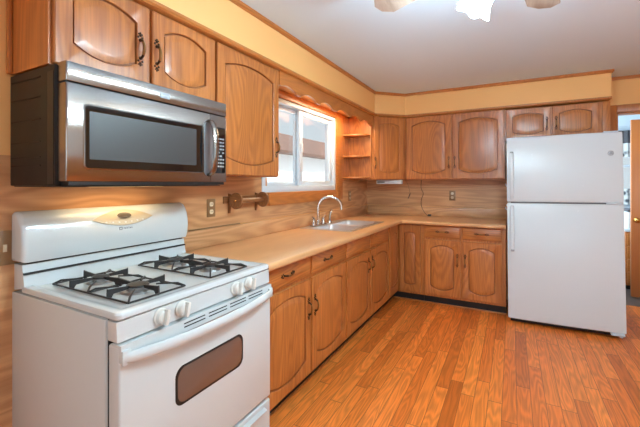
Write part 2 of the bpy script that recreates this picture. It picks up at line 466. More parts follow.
plain_window('door_2', 'y', YR, 0.15, 1.65, FL, 2.1)
plain_window('window_3', 'x', XR, -0.2, 1.4, 0.85, 2.05)

# ------------------------------------------------------------------ cabinet parts
def arc_loop(x0, x1, z0, z1, st, sb, y, n=14):
    pts = []
    for i in range(n + 1):
        t = i / n * 2 - 1; pts.append((x0 + (x1 - x0) * i / n, y, z0 - sb * (1 - t * t)))
    for i in range(n + 1):
        t = 1 - i / n * 2; pts.append((x1 - (x1 - x0) * i / n, y, z1 + st * (1 - t * t)))
    return pts

def make_handle(vertical=True):
    """antique bow pull with leaf ends; along z, standing off in -y"""
    m = MB()
    pts = []
    for i in range(13):
        a = i / 12 * PI
        pts.append((0, -0.004 - 0.022 * math.sin(a), -0.036 * math.cos(a)))
    rad = [0.0042 + 0.0022 * math.sin(i / 12 * PI) for i in range(13)]
    m.tube(pts, rad, 8)
    for s in (-1, 1):
        m.lathe([(.007, 0), (.0075, .003), (.004, .006)], (0, -.0005, s * .036), (0, -1, 0), 10)
        for dx, dz, r in ((0, .020, .0056), (-.009, .012, .0050), (.009, .012, .0050), (0, .030, .0036), (-.007, .025, .0032), (.007, .025, .0032)):
            m.lathe([(r, 0), (r, .002), (r * .5, .004)], (dx, -.0005, s * (.036 + dz)), (0, -1, 0), 8)
    return m
_h = make_handle().build('handle', BRONZE); HMESH = _h.data; bpy.data.objects.remove(_h)
HMESH.materials.append(mat('worn_brass', (150, 112, 70), 0.3, metal=0.9))
for p_ in HMESH.polygons:      # worn bright grip between dark leaf ends
    if abs(p_.center.z) < .026 and p_.center.y < -.012: p_.material_index = 1
def handle(parent, x, z, y=0.0, horiz=False, s=1.0):
    o = bpy.data.objects.new('handle', HMESH); COL.objects.link(o); o.parent = parent
    o.location = (x, y, z); o.scale = (s, s, s)
    if horiz: o.rotation_euler = (0, R(90), 0)
    return o

def door(parent, x0, x1, z0, z1, m, stile=.058, rail=.085, sag=.035, name='door', th=.019):
    w = x1 - x0
    px0, px1, pz0, pz1 = x0 + stile, x1 - stile, z0 + rail, z1 - rail
    b = MB(); i = .004
    def P(ins, y): return arc_loop(px0 + ins, px1 - ins, pz0 + ins, pz1 - ins, sag, sag, y)
    b.loops([arc_loop(x0, x1, z0, z1, 0, 0, th), arc_loop(x0, x1, z0, z1, 0, 0, i), arc_loop(x0 + i, x1 - i, z0 + i, z1 - i, 0, 0, 0),
             P(-.003, 0), P(0, .002)], True, False)
    d = b.build(name, m, parent, sharp=28)
    q = MB()
    q.loops([P(.0070, .0138), P(.0074, .007), P(.032, .001), P(.036, .0005)], True, True)
    q.build('raised_panel', m, d, sharp=28)
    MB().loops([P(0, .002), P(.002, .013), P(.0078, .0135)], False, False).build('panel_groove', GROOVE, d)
    return d

def drawer(parent, x0, x1, z0, z1, m):
    b = MB(); i = .006
    f = lambda a, y: [(x0 + a, y, z0 + a), (x1 - a, y, z0 + a), (x1 - a, y, z1 - a), (x0 + a, y, z1 - a)]
    b.loops([f(0, .019), f(0, i), f(i, .001), f(i + .002, 0)])
    return b.build('drawer', m, parent)

def carcass(parent, w, dep, z0, z1, grain, top=True, name='carcass', left_in=0.0):
    m = MB(); t = .016
    m.box(0, t, .0195, dep, z0, z1); m.box(w - t, w, .0195, dep, z0, z1)
    m.box(t, w - t, .04, dep, z0, z0 + t)
    if top: m.box(t, w - t, .04, dep, z1 - t, z1)
    m.box(t, w - t, dep - .008, dep, z0 + t, z1 - t)
    m.build(name, OAK['z'], parent)
    f = box(t, w - t, .0195, .039, z0, z1); f.build('face_frame', OAK['z'], parent)

# ------------------------------------------------------------------ wall cabinets, left run (local x = world y, local y into the wall)
UD = UF - .0005
def left_upper(name, y0, y1, z0, label):
    return thing(name, (UF, y0, z0), R(90), label, 'cabinet', 'oak wall cabinets')
RZ = R(90)
# above the microwave
cm = left_upper('wall_cabinet', -0.010, 0.762, 1.729, 'short two-door oak wall cabinet right above the microwave')
zh = UT - 1.729
carcass(cm, .772, UD - .007, 0, zh, 'z')
d = door(cm, .010, .380, .004, zh - .004, OAK['z'], stile=.06, rail=.085, sag=.036); handle(d, .334, .155, s=1.05)
d = door(cm, .395, .768, .004, zh - .004, OAK['z'], stile=.06, rail=.085, sag=.036); handle(d, .414, .155, s=1.05)
box(-.014, -.001, UD - .03, UD - .008, 0, zh, .003).build('scribe_strip', TRIM['z'], cm)
# tall single door beside the microwave
ct = left_upper('wall_cabinet', 0.772, 1.361, UB, 'tall single-door oak wall cabinet between microwave and window')
zt = UT - UB
carcass(ct, .589, UD - .007, 0, zt, 'z')
d = door(ct, .006, .578, .006, zt - .006, OAK['z'], stile=.06, rail=.1, sag=.04); handle(d, .548, .2)
# scalloped valance over the window
vy0, vy1 = 1.3625, D - DG - .002
notch = [1.46, 1.77, 2.06, 2.397, 2.70, 2.98]
pts = [(0, SB - .003), (0, 1.985)]
def zval(y):
    # lobes hang between narrow arched notches
    z = 1.962
    for k in notch:
        t = abs(y - k) / .118
        if t < 1: z = max(z, 1.962 + .036 * math.sqrt(1 - t * t) * (1 - .25 * t))
    if y < vy0 + .05: z = max(z, 1.985)
    if y > vy1 - .10: z = 1.962 - .012 * ((y - vy1 + .10) / .10)
    return z
n = 150
low = [(vy0 + (vy1 - vy0) * i / n, zval(vy0 + (vy1 - vy0) * i / n)) for i in range(n + 1)]
poly = [(y - vy0, z - 1.95) for y, z in low] + [(vy1 - vy0, SB - .003 - 1.95), (0, SB - .003 - 1.95)]
va = MB(); va.prism([(a, b) for a, b in poly], 'x', -.019, 0)
tag(va.build('scalloped_valance', TRIM['y'], loc=(UF, vy0, 1.95)), 'scalloped oak valance board spanning above the sink window', 'valance')
# fluorescent fixture behind the valance
fx = thing('light_fixture', (.20, 1.80, SB - .001), 0, 'glowing slim strip light hidden behind the scalloped valance', 'light')
box(-.05, .05, 0, 1.17, -.012, 0, .003).build('housing', VINYL, fx)
LENS = mat('lamp_lens', (255, 236, 200), .4, emit=(255, 226, 180), es=6)
box(-.035, .035, .03, 1.14, -.021, -.013, .003).build('lens', LENS, fx)
area('valance_lamp', (.22, 2.55, SB - .026), (0, 0, 0), .06, .85, 11, (1.0, .80, .55))

# open corner shelves
sh_y0, sh_y1 = 3.008, D - DG - .004
sf = thing('corner_shelf', (0.003, sh_y0, 1.366), 0, 'open oak corner shelf unit with rounded shelves right of the window', 'shelf')
box(0.006, .018, 0, sh_y1 - sh_y0, 0, .715).build('back_panel', OAK['z'], sf)
box(.018, UF - .0205, sh_y1 - sh_y0 - .014, sh_y1 - sh_y0, 0, .715).build('side_panel', OAK['z'], sf)
def qshelf(z):
    a, b = UF - .03, sh_y1 - sh_y0 - .0145
    pts = [(.019, b), (a, b)]
    for i in range(13):
        t = PI / 2 * i / 12
        pts.append((.019 + (a - .019) * math.cos(t) ** .8, b - b * .96 * math.sin(t) ** .8))
    clean = [pts[0]] + [p for i, p in enumerate(pts[1:]) if i == 0 or (Vector(p) - Vector(pts[i])).length > 1e-4]
    MB().prism(clean, 'z', z, z + .018, .004).build('shelf', OAK['x'], sf)
for z in (0.0, .238, .478): qshelf(z)

# diagonal corner wall cabinet
dw = math.hypot(DG - UF, DG - UF)
cc = thing('corner_wall_cabinet', (UF, D - DG, UB), R(45), 'narrow single-door oak corner wall cabinet set diagonally', 'cabinet')
# carcass: five-sided box, in the rotated local frame
ca = MB()
def toloc(x, y):
    v = Matrix.Rotation(-R(45), 2) @ Vector((x - UF, y - (D - DG))); return (v.x, v.y)
q = 0.0145
five = [(UF - .001 - q, D - DG + .001 + 0.0), (DG - .001, D - UF + .001 + q), (DG - .001, D - .008), (.008, D - .008), (.008, D - DG + .001)]
ca.prism([toloc(*p) for p in five], 'z', 0, UT - UB)
ca.build('carcass', OAK['z'], cc)
d = door(cc, .018, dw - .018, .006, zt - .006, OAK['z'], stile=.06, rail=.1, sag=.03); handle(d, .028, .19)

# back-run wall cabinets (local x = world x)
def back_upper(name, x0, z0, label): return thing(name, (x0, D - UF, z0), 0, label, 'cabinet', 'oak wall cabinets')
cb = back_upper('wall_cabinet', DG + .001, UB, 'wide two-door oak wall cabinet on the back wall beside the fridge')
wbk = 1.640 - DG - .002
carcass(cb, wbk, UD - .007, 0, zt, 'z')
d = door(cb, .012, .507, .006, zt - .006, OAK['z'], stile=.062, rail=.1, sag=.045); handle(d, .483, .19)
d = door(cb, .522, wbk - .010, .006, zt - .006, OAK['z'], stile=.062, rail=.1, sag=.045); handle(d, .545, .19)
cf = back_upper('wall_cabinet', 1.641, 1.752, 'short two-door oak wall cabinet over the white fridge')
zf = 2.072 - 1.752
carcass(cf, 2.50 - 1.641, UD - .007, 0, zf, 'z')
d = door(cf, .010, .392, .004, zf - .004, OAK['z'], stile=.055, rail=.075, sag=.03); handle(d, .362, .15)
d = door(cf, .410, .775, .004, zf - .004, OAK['z'], stile=.055, rail=.075, sag=.03); handle(d, .44, .15)
box(.80, 2.50 - 1.641, .010, .019, 0, zf, .002).build('filler_strip', TRIM['z'], cf)

# ------------------------------------------------------------------ base cabinets
CB = ZC - .0385 - .001       # top of the cabinets
DZ0, DZ1, RZ0, RZ1 = .142, .722, .745, .866
def base(name, loc, rz, w, label, doors, drawers, fix=None):
    o = thing(name, (loc[0], loc[1], FL), rz, label, 'cabinet', 'oak base cabinets')
    dep = BF - .004
    m = MB(); t = .016; z0 = .120 - FL; z1 = CB - FL
    m.box(0, t, .0195, dep, z0, z1); m.box(w - t, w, .0195, dep, z0, z1); m.box(t, w - t, .04, dep, z0, z0 + t); m.box(t, w - t, dep - .008, dep, z0 + t, z1)
    m.build('carcass', OAK['z'], o)
    box(t, w - t, .0195, .039, z0, z1).build('face_frame', OAK['z'], o)
    box(0, w, .083, .095, 0.001, z0 - .0005).build('toe_kick', TOEK, o)
    for (a, b, hx, hz) in doors:
        dd = door(o, a, b, DZ0 - FL, DZ1 - FL, OAK['z'], stile=.060, rail=.095, sag=.040)
        if hx is not None: handle(dd, hx, hz - FL)
    for (a, b, hx) in drawers:
        dd = drawer(o, a, b, RZ0 - FL, RZ1 - FL, OAK['y' if rz else 'x'])
        if hx is not None: handle(dd, hx, (RZ0 + RZ1) / 2 - FL, horiz=True)
    return o
base('base_cabinet', (BF, .7665), RZ, 1.0375, 'oak base cabinet with two drawers beside the white gas range',
     [(.008, .504, .474, .545), (.524, 1.034, .553, .545)], [(.008, .504, .245), (.524, 1.034, .735)])
base('sink_base_cabinet', (BF, 1.806), RZ, 1.050, 'oak base cabinet under the sink with plain false drawer fronts',
     [(.014, .520, .470, .60), (.538, 1.044, .560, .60)], [(.014, .520, None), (.538, 1.044, None)])
# corner cabinet with the two narrow leaves meeting in the inner corner
lz = thing('corner_base_cabinet', (0.004, D - .004, FL), 0, 'corner oak base cabinet with narrow panelled folding doors', 'cabinet')
ox, oy = 0.004, D - .004
cc2 = MB(); z0 = .120 - FL; z1 = CB - FL
X0 = BF - .02; yl = 2.858; xr_ = .862
cpoly = [(0.004, yl), (X0, yl), (X0, D - BF + .02), (xr_, D - BF + .02), (xr_, D - .006), (.004, D - .006)]
cc2.prism([(a - ox, b - oy) for a, b in cpoly], 'z', z0, z1)
cc2.build('carcass', OAK['z'], lz)
tk = MB(); tk.box(BF - .095 - ox, BF - .083 - ox, yl - oy, D - BF + .095 - oy, .001, z0 - .0005); tk.box(BF - .083 - ox, xr_ - ox, D - BF + .083 - oy, D - BF + .095 - oy, .001, z0 - .0005)
tk.build('toe_kick', TOEK, lz)
def leaf(w, loc, rz):
    b = MB(); i = .004; th = .019; a0, a1 = DZ0 - FL, .862 - FL
    P = lambda ins, y: arc_loop(.05 + ins, w - .05 - ins, a0 + .09 + ins, a1 - .09 - ins, .016, .016, y)
    b.loops([arc_loop(0, w, a0, a1, 0, 0, th), arc_loop(0, w, a0, a1, 0, 0, i), arc_loop(i, w - i, a0 + i, a1 - i, 0, 0, 0), P(-.003, 0), P(0, .002)], True, False)
    o = b.build('door', OAK['z'], lz, sharp=28); o.location = loc; o.rotation_euler = (0, 0, rz)
    q = MB(); q.loops([P(.0070, .0138), P(.0074, .007), P(.024, .001), P(.027, .0005)]); q.build('raised_panel', OAK['z'], o, sharp=28)
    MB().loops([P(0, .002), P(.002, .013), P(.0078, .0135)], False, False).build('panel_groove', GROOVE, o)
leaf(D - BF - .010 - 2.90, (BF - ox, 2.90 - oy, 0), RZ)
leaf(.836 - BF - .010, (BF + .010 - ox, D - BF - oy, 0), 0)
base('base_cabinet', (.864, D - BF), 0, 1.652 - .864, 'two-door oak base cabinet on the back wall beside the fridge',
     [(.020, .374, .346, .525), (.394, .752, .421, .525)], [(.020, .374, .20), (.394, .752, .572)])

# ------------------------------------------------------------------ countertop with sink cut-out
SX0, SX1, SY0, SY1 = .085, .525, 2.045, 2.845
CF = .655
def counter():
    t = bmesh.new()
    xs = [.003, SX0, SX1, CF, 1.650]; ys = [.7665, SY0, SY1, D - CF, D - .003]
    V = {}
    def vv(i, j):
        if (i, j) not in V: V[(i, j)] = t.verts.new((xs[i], ys[j], ZC))
        return V[(i, j)]
    for i in range(4):
        for j in range(4):
            if i == 1 and j == 1: continue
            if i == 3 and j < 3: continue
            t.faces.new((vv(i, j), vv(i + 1, j), vv(i + 1, j + 1), vv(i, j + 1)))
    r = bmesh.ops.extrude_face_region(t, geom=list(t.faces))
    for v in r['geom']:
        if isinstance(v, bmesh.types.BMVert): v.co.z -= .038
    bmesh.ops.recalc_face_normals(t, faces=t.faces)
    ed = [e for e in t.edges if (all(abs(v.co.x - CF) < 1e-5 and v.co.y <= D - CF + 1e-5 for v in e.verts) or all(abs(v.co.y - (D - CF)) < 1e-5 and v.co.x >= CF - 1e-5 for v in e.verts)) and abs(e.verts[0].co.z - e.verts[1].co.z) < 1e-5]
    bmesh.ops.bevel(t, geom=ed, offset=.012, segments=3, profile=.5, affect='EDGES')
    m = MB(); m._merge(t); return m
co = thing('countertop', (.33, 2.2, ZC - .038), 0, 'tan wood-look laminate countertop running from the range around the corner', 'countertop')
def rel(m, o):
    for v in m.bm.verts: v.co -= o.location
    return m
rel(counter(), co).build('slab', COUNTER, co)
rel(box(0.0065, .026, .7675, D - .03, ZC + .0005, 1.026, .003), co).build('backsplash', PANEL['y'], co)
rel(box(.0262, 1.650, D - .026, D - .0065, ZC + .0005, 1.026, .003), co).build('backsplash', PANEL['x'], co)
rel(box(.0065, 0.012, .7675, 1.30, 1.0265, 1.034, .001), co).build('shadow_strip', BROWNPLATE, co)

# ------------------------------------------------------------------ sink
sk = thing('kitchen_sink', (.31, 2.44, ZC + .0005), 0, 'double-bowl stainless steel sink set in the counter under the window', 'sink')
def rel2(pts): return [(p[0] - .31, p[1] - 2.44, p[2] - ZC - .0005) for p in pts]
ro = (.062, .548, 2.018, 2.868)
bowls = [(.150, .505, 2.060, 2.425), (.150, .505, 2.460, 2.830)]
t = bmesh.new()
xs = [ro[0], .150, .505, ro[1]]; ys = [ro[2], 2.060, 2.425, 2.460, 2.830, ro[3]]
V = {}
for i in range(3):
    for j in range(5):
        if i == 1 and j in (1, 3): continue
        f = []
        for a, b in ((i, j), (i + 1, j), (i + 1, j + 1), (i, j + 1)):
            if (a, b) not in V: V[(a, b)] = t.verts.new((xs[a] - .31, ys[b] - 2.44, .0005))
            f.append(V[(a, b)])
        t.faces.new(f)
r = bmesh.ops.extrude_face_region(t, geom=list(t.faces))
for v in r['geom']:
    if isinstance(v, bmesh.types.BMVert): v.co.z += .005
bmesh.ops.recalc_face_normals(t, faces=t.faces)
m = MB(); m._merge(t); m.build('rim', SINKM, sk)
for (x0, x1, y0, y1) in bowls:
    L = []
    for ins, z in ((-.001, .0057), (.004, .003), (.008, -.02), (.014, -.13), (.03, -.155), (.06, -.16)):
        L.append(rel2([(p[0], p[1], ZC + .0005 + z) for p in rrect(x0 + ins, x1 - ins, y0 + ins, y1 - ins, .045)]))
    bo = MB().loops(L, False, True).build('bowl', SINKM, sk)
    MB().lathe([(.04, 0), (.04, .003), (.025, .004)], ((x0 + x1) / 2 - .31, (y0 + y1) / 2 - 2.44, -.1605 ), (0, 0, 1), 20).build('drain', CHROME, bo)
# faucet
fa = thing('kitchen_faucet', (.108, 2.27, ZC + .0065), 0, 'chrome gooseneck faucet with two lever handles behind the sink', 'faucet')
m = MB(); m.box(-.028, .028, -.11, .13, 0, .012, .005); m.lathe([(.026, .010), (.022, .03), (.017, .05)], (0, 0, 0), n=20); m.build('base_plate', CHROME, fa)
pts = [(0, 0, .045), (0, 0, .12)]
dxy = Vector((.185, .115))
for i in range(15):
    a = PI * i / 14
    s_ = (1 - math.cos(a)) / 2
    pts.append((dxy.x * s_, dxy.y * s_, .165 + .10 * math.sin(a)))
pts.append((dxy.x, dxy.y, .145))
m = MB().tube(pts, .0125, 14); m.build('spout', CHROME, fa)
for yy in (-.085, .10):
    hb = MB().lathe([(.022, .011), (.02, .03), (.014, .045), (.016, .06), (.01, .068)], (0, yy, 0), n=18).build('handle', CHROME, fa)
    MB().tube([(0, yy, .060), (.0, yy + .012, .072), (.005, yy + (.035 if yy > 0 else -.035), .088)], [.008, .007, .006], 10).build('lever', CHROME, hb)
sp = thing('side_sprayer', (.112, 2.50, ZC + .0065), 0, 'small upright chrome side sprayer right of the gooseneck faucet', 'faucet sprayer')
MB().lathe([(.024, 0), (.022, .02), (.014, .03)], n=18).build('base', CHROME, sp)
MB().tube([(0, 0, .028), (0, 0, .07), (.006, 0, .10), (.02, 0, .12), (.034, 0, .122)], [.010, .012, .014, .015, .012], 12).build('head', CHROME, sp)

# ------------------------------------------------------------------ gas range
RW = .762
rg = thing('gas_range', (.660, .0005, FL), RZ, 'white freestanding gas range with black grates at the left wall', 'stove')
def Z(z): return z - FL
m = MB(); m.box(-.005, RW - .003, .052, .655, Z(.06), Z(.896), .004)
m.build('body', ENAMEL, rg)
for a in (.05, RW - .05):
    for b in (.09, .60): MB().cyl((a, b, 0.0005), (a, b, Z(.065)), .018, .014).build('foot', BLACK, rg)
box(.0045, RW - .0045, .049, .0515, Z(.10), Z(.895)).build('seam', DARKSEAM, rg)
# cooktop: lipped tray
m = MB()
def tray(ins, z): return [(p[0], p[1], Z(z)) for p in rrect(-.001 + ins, RW - .001 - ins + .002, -.004 + ins, .60 - ins * .5, max(.018 - ins * .3, .006))]
m.loops([tray(.004, .8975), tray(0, .902), tray(0, .914), tray(.004, .920), tray(.012, .922), tray(.030, .922), tray(.042, .915), tray(.06, .914)])
m.build('cooktop', ENAMEL, rg)
# control panel
m = MB(); m.prism([(.048, Z(.832)), (-.002, Z(.832)), (.002, Z(.894)), (.048, Z(.894))], 'x', 0.0, RW, .004)
cp = m.build('control_panel', ENAMEL, rg)
_kn = MB()
_kn.lathe([(.029, 0), (.029, .004), (.025, .007), (.022, .020), (.018, .023)], (0, 0, 0), (0, -1, 0), 28)
_kn.box(-.006, .006, -.038, -.018, -.024, .026, .003)
kn = _kn.build('knob', PLASTIC, rg)
kx = [.152, .238, .520, .606]
kn.location = (kx[0], -.0012, Z(.864)); kn.rotation_euler = (R(-3), R(12), 0)
for k in kx[1:]: inst(kn, rg, (k, -.0012, Z(.864)), (R(-3), R(random.choice((10, 14, 8))), 0))
# tick marks above knobs
# oven door
m = MB(); m.box(.002, RW - .002, -.010, .047, Z(.285), Z(.822), .008, 3)
od = m.build('oven_door', ENAMEL, rg)
def ovwin(ins, y, x0=.203, x1=.558, z0=.527, z1=.660):
    pts = rrect(x0 + ins, x1 - ins, z0 + ins, z1 - ins, .03, 6)
    out = []
    for x, z in pts:
        t = (x - (x0 + x1) / 2) / ((x1 - x0) / 2)
        if z > (z0 + z1) / 2: z += .018 * (1 - t * t)
        else: z -= .006 * (1 - t * t)
        out.append((x, y, Z(z)))
    return out
MB().loops([ovwin(0, -.0102), ovwin(.001, -.0112), ovwin(.006, -.0114)]).build('window_border', DARKBODY, od)
MB().loops([ovwin(.010, -.0115), ovwin(.011, -.0120)]).build('window', OVENG, od)
# vent panel across the door top with slots
m = MB(); m.prism([(-.009, Z(.772)), (-.020, Z(.785)), (-.016, Z(.826)), (.03, Z(.826)), (.03, Z(.772))], 'x', .003, RW - .003, .003)
vp = m.build('vent_panel', ENAMEL, od)
for a in (.235, .352, .469, .586):
    for zz in (.802, .814):
        yv = -.020 + (zz - .785) / (.041) * .004
        box(a, a + .098, yv - .0012, yv + .004, Z(zz - .002), Z(zz + .002)).build('vent_slot', DARKSEAM, vp)
pts = []; NN = 24
L = []
for i in range(NN + 1):
    u = i / NN; x = .004 + (RW - .008) * u
    bow = math.sin(PI * u) ** .55
    y = -.014 - .040 * bow; zc = .790 - .012 * bow
    ring = []
    for k in range(12):
        a = 2 * PI * k / 12
        ring.append((x, y + .011 * math.cos(a), Z(zc) + .019 * math.sin(a)))
    L.append(ring)
MB().loops(L).build('handle', ENAMEL, od)
for a in (.003, RW - .033): box(a, a + .03, -.026, -.0105, Z(.765), Z(.812), .006).build('handle_bracket', ENAMEL, od)
# storage drawer
m = MB(); m.box(.002, RW - .002, -.008, .047, Z(.07), Z(.272), .008, 3)
sd = m.build('storage_drawer', ENAMEL, rg)
m = MB(); m.prism([(-.0085, Z(.225)), (-.026, Z(.235)), (-.026, Z(.243)), (-.0085, Z(.252))], 'x', .12, RW - .05, .002); m.build('drawer_pull', ENAMEL, sd)
# backguard
PR = [(.572, 1.012), (.562, 1.04), (.557, 1.08), (.559, 1.115), (.567, 1.150), (.580, 1.178), (.597, 1.196), (.617, 1.204), (.640, 1.204), (.654, 1.196), (.656, 1.012)]
def yprof(z):
    for (y0, z0), (y1, z1) in zip(PR[:8], PR[1:8]):
        if z0 <= z <= z1: return y0 + (y1 - y0) * (z - z0) / (z1 - z0)
    return .6
m = MB(); m.prism([(y, Z(z)) for y, z in PR], 'x', -.010, RW + .004, .016, 4)
bgd = m.build('backguard', ENAMEL, rg)
m = MB(); m.prism([(.575, Z(.915)), (.592, Z(1.002)), (.655, Z(1.002)), (.655, Z(.9))], 'x', .002, RW - .002, .003)
ris = m.build('backguard_riser', ENAMEL, rg)
box(.02, RW - .02, .588, .655, Z(1.003), Z(1.0115)).build('seam', DARKSEAM, rg)
m = MB(); m.prism([(.576, Z(.965)), (.584, Z(.972)), (.592, Z(.972)), (.592, Z(.965))], 'x', .003, RW - .003)
m.build('seam', DARKSEAM, ris)
def lens(cx, cz, hw, hh, off, n=24, flat=.72):
    pts = []
    for i in range(n):
        t = -1 + 2 * i / n; pts.append((cx + hw * t, cz - hh * .9 * (1 - t * t)))
    for i in range(n):
        t = 1 - 2 * i / n; pts.append((cx + hw * t, cz + hh * 1.1 * (1 - abs(t) ** 2.0)))
    return [(x, yprof(z) - off, Z(z)) for x, z in pts]
ckp = MB().loops([lens(.392, 1.149, .148, .036, -.003), lens(.392, 1.149, .148, .036, .003), lens(.392, 1.149, .142, .033, .0045)]).build('clock_panel', ALMOND, bgd)
def oval(cx, cz, hw, hh, off, n=24):
    return [(cx + hw * math.cos(2 * PI * i / n), yprof(cz + hh * math.sin(2 * PI * i / n)) - off, Z(cz + hh * math.sin(2 * PI * i / n))) for i in range(n)]
MB().loops([oval(.392, 1.165, .034, .013, 0), oval(.392, 1.162, .034, .012, .0058), oval(.392, 1.162, .032, .011, .0064)]).build('clock_display', mat('clock_glass', (104, 94, 82), .2), ckp)
for i in range(7): 
    MB().loops([oval(.392 + (i - 3) * .03, 1.131 + .002 * abs(i - 3), .005, .003, 0, 10), oval(.392 + (i - 3) * .03, 1.131 + .002 * abs(i - 3), .005, .003, .0055, 10)]).build('button', PLASTIC, ckp)
def text(s, size, m, parent, loc, rot, name='lettering', ext=.0004):
    cu = bpy.data.curves.new('t', 'FONT'); cu.body = s; cu.size = size; cu.extrude = ext; cu.align_x = 'LEFT'
    o = bpy.data.objects.new('t', cu); COL.objects.link(o)
    bpy.context.view_layer.update()
    me = bpy.data.meshes.new_from_object(o.evaluated_get(bpy.context.evaluated_depsgraph_get()))
    bpy.data.objects.remove(o); bpy.data.curves.remove(cu)
    me.materials.clear(); me.materials.append(m)
    t_ = bpy.data.objects.new(name, me); COL.objects.link(t_); t_.parent = parent; t_.location = loc; t_.rotation_euler = rot
    return t_
GREYINK = mat('grey_print', (96, 98, 104), .5)
yb = yprof(1.103)
m = MB()
for (a, b, c_, d_) in ((.362, .376, 1.096, 1.0985), (.362, .376, 1.1075, 1.110), (.362, .3645, 1.0985, 1.1075), (.3735, .376, 1.0985, 1.1075)):
    m.box(a, b, yb - .0008, yb + .002, Z(c_), Z(d_))
m.build('emblem', GREYINK, bgd)
text('MAYTAG', .011, GREYINK, bgd, (.382, yb - .0004, Z(1.099)), (R(90), 0, 0))
# burners and grates
burn = [(.195, .182), (.195, .418), (.556, .182), (.556, .418)]
for i, (bx_, by_) in enumerate(burn):
    s_ = 1.1 if i in (0, 3) else .9
    b = MB().lathe([(.055 * s_, 0), (.05 * s_, .006), (.036 * s_, .008), (.036 * s_, .018)], (bx_, by_, Z(.9145)), n=24).build('burner', BURNER, rg)
    MB().lathe([(.034 * s_, .0185), (.036 * s_, .021), (.034 * s_, .026), (.02 * s_, .028)], (bx_, by_, Z(.9145)), n=24).build('burner_cap', BLACKCAST, b)
def grate(cx, w=.230, y0=.065, y1=.535):
    m = MB(); zb, r_ = Z(.916), .0035; x0, x1 = cx - w / 2, cx + w / 2; ym = (y0 + y1) / 2
    for a, b in (((x0, y0), (x1, y0)), ((x1, y0), (x1, y1)), ((x1, y1), (x0, y1)), ((x0, y1), (x0, y0)), ((x0, ym), (x1, ym))):
        m.tube([(a[0], a[1], zb + .004), (b[0], b[1], zb + .004)], r_, 8)
    zt_ = Z(.945)
    for yc in (y0 + (y1 - y0) * .25, y0 + (y1 - y0) * .75):
        hx, hy = w / 2, (y1 - y0) / 4
        for dx, dy in ((1, 0), (-1, 0), (0, 1), (0, -1)):
            ex, ey = cx + dx * hx, yc + dy * hy
            ix, iy = cx + dx * hx * .24, yc + dy * hy * .24
            # fin: rises from the frame, runs level towards the burner
            p = Vector((dx, dy)); nrm = Vector((-dy, dx)) * .0032
            prof = [(0, zb), (0, zt_ - .012), (.010, zt_ + .004), (.030, zt_ + .002), (.97, zt_ - .004), (1, zt_ - .008), (.97, zt_ - .014), (.25, zt_ - .017), (.16, zb)]
            A = [(ex + (ix - ex) * t_ + nrm.x, ey + (iy - ey) * t_ + nrm.y, z_) for t_, z_ in prof]
            B = [(ex + (ix - ex) * t_ - nrm.x, ey + (iy - ey) * t_ - nrm.y, z_) for t_, z_ in prof]
            m.loops([A, B])
        for dx, dy in ((1, 1), (-1, 1), (1, -1), (-1, -1)):
            ex, ey = cx + dx * hx, yc + dy * hy
            m.tube([(ex, ey, zb + .004), (ex - dx * hx * .16, ey - dy * hy * .16, zt_ - .012), (ex - dx * hx * .62, ey - dy * hy * .62, zt_ - .010)], [.0036, .0036, .003], 8)
    return m
grate(.195).build('grate', BLACKCAST, rg)
grate(.556).build('grate', BLACKCAST, rg)

# ------------------------------------------------------------------ microwave
MW = .768; mx = .386; mz = 1.300
mo = thing('microwave_oven', (mx, -.0022, mz), RZ, 'stainless steel over-the-range microwave with dark sides', 'microwave')
def Y(z): return z - mz
m = MB(); m.box(-.008, .766, .056, mx - .0075, Y(1.304), Y(1.722), .003)
for zz in (1.375, 1.405, 1.46, 1.54, 1.62, 1.69): m.box(-.0103, -.007, .15, mx - .02, Y(zz), Y(zz + .004))
mb = m.build('body', DARKBODY, mo)
m = MB(); m.box(-.0101, -.007, .06, .10, Y(1.31), Y(1.70), 0); m.build('side_trim', BLACK, mo)
rr = .007
def vert_front(x0, x1, z0, z1, y1=.054, rl=0, rr_=0, bev=.002):
    """stainless panel with rounded outer vertical edges"""
    p = []
    if rl:
        for i in range(7):
            a = PI / 2 * i / 6; p.append((x0 + rl - rl * math.cos(a), rl - rl * math.sin(a)))
    else: p.append((x0, 0))
    if rr_:
        for i in range(7):
            a = PI / 2 * i / 6; p.append((x1 - rr_ + rr_ * math.sin(a), rr_ - rr_ * math.cos(a)))
    else: p.append((x1, 0))
    p += [(x1, y1), (x0, y1)]
    return MB().prism(p, 'z', z0, z1, bev)
vert_front(0, MW, Y(1.6615), Y(1.727), rl=rr, rr_=.012).build('vent_grille', STEEL, mo)
box(.004, MW - .004, .012, .05, Y(1.656), Y(1.661)).build('seam', DARKSEAM, mo)
md = vert_front(0, .648, Y(1.320), Y(1.6555), rl=rr).build('door', STEEL, mo)
mcn = vert_front(.6505, MW, Y(1.320), Y(1.6555), rr_=.012).build('control_side', STEEL, mo)
f = lambda ins, y, x0=.054, x1=.603, z0=1.361, z1=1.594, r=.018: [(x, y, Y(z)) for x, z in rrect(x0 + ins, x1 - ins, z0 + ins, z1 - ins, max(r - ins, .004))]
MB().loops([f(0, .004), f(0, -.001), f(.002, -.0022)]).build('window_bezel', STEELD, md)
MB().loops([f(.006, -.0023), f(.006, -.0030)]).build('window', GLASSK, md)
MB().loops([f(.020, -.0031, x1=.578, z0=1.378, z1=1.588), f(.020, -.0036, x1=.578, z0=1.378, z1=1.588)]).build('window_screen', SCREEN, md)
g = lambda ins, y: [(x, y, Y(z)) for x, z in rrect(.672 + ins, .752 - ins, 1.363 + ins, 1.598 - ins, .010)]
cpn = MB().loops([g(0, .004), g(0, -.0012), g(.001, -.0018)]).build('control_panel', GLASSK, mcn)
box(.679, .746, -.0022, -.0015, Y(1.565), Y(1.592)).build('display', DISPLAY, cpn)
m = MB()
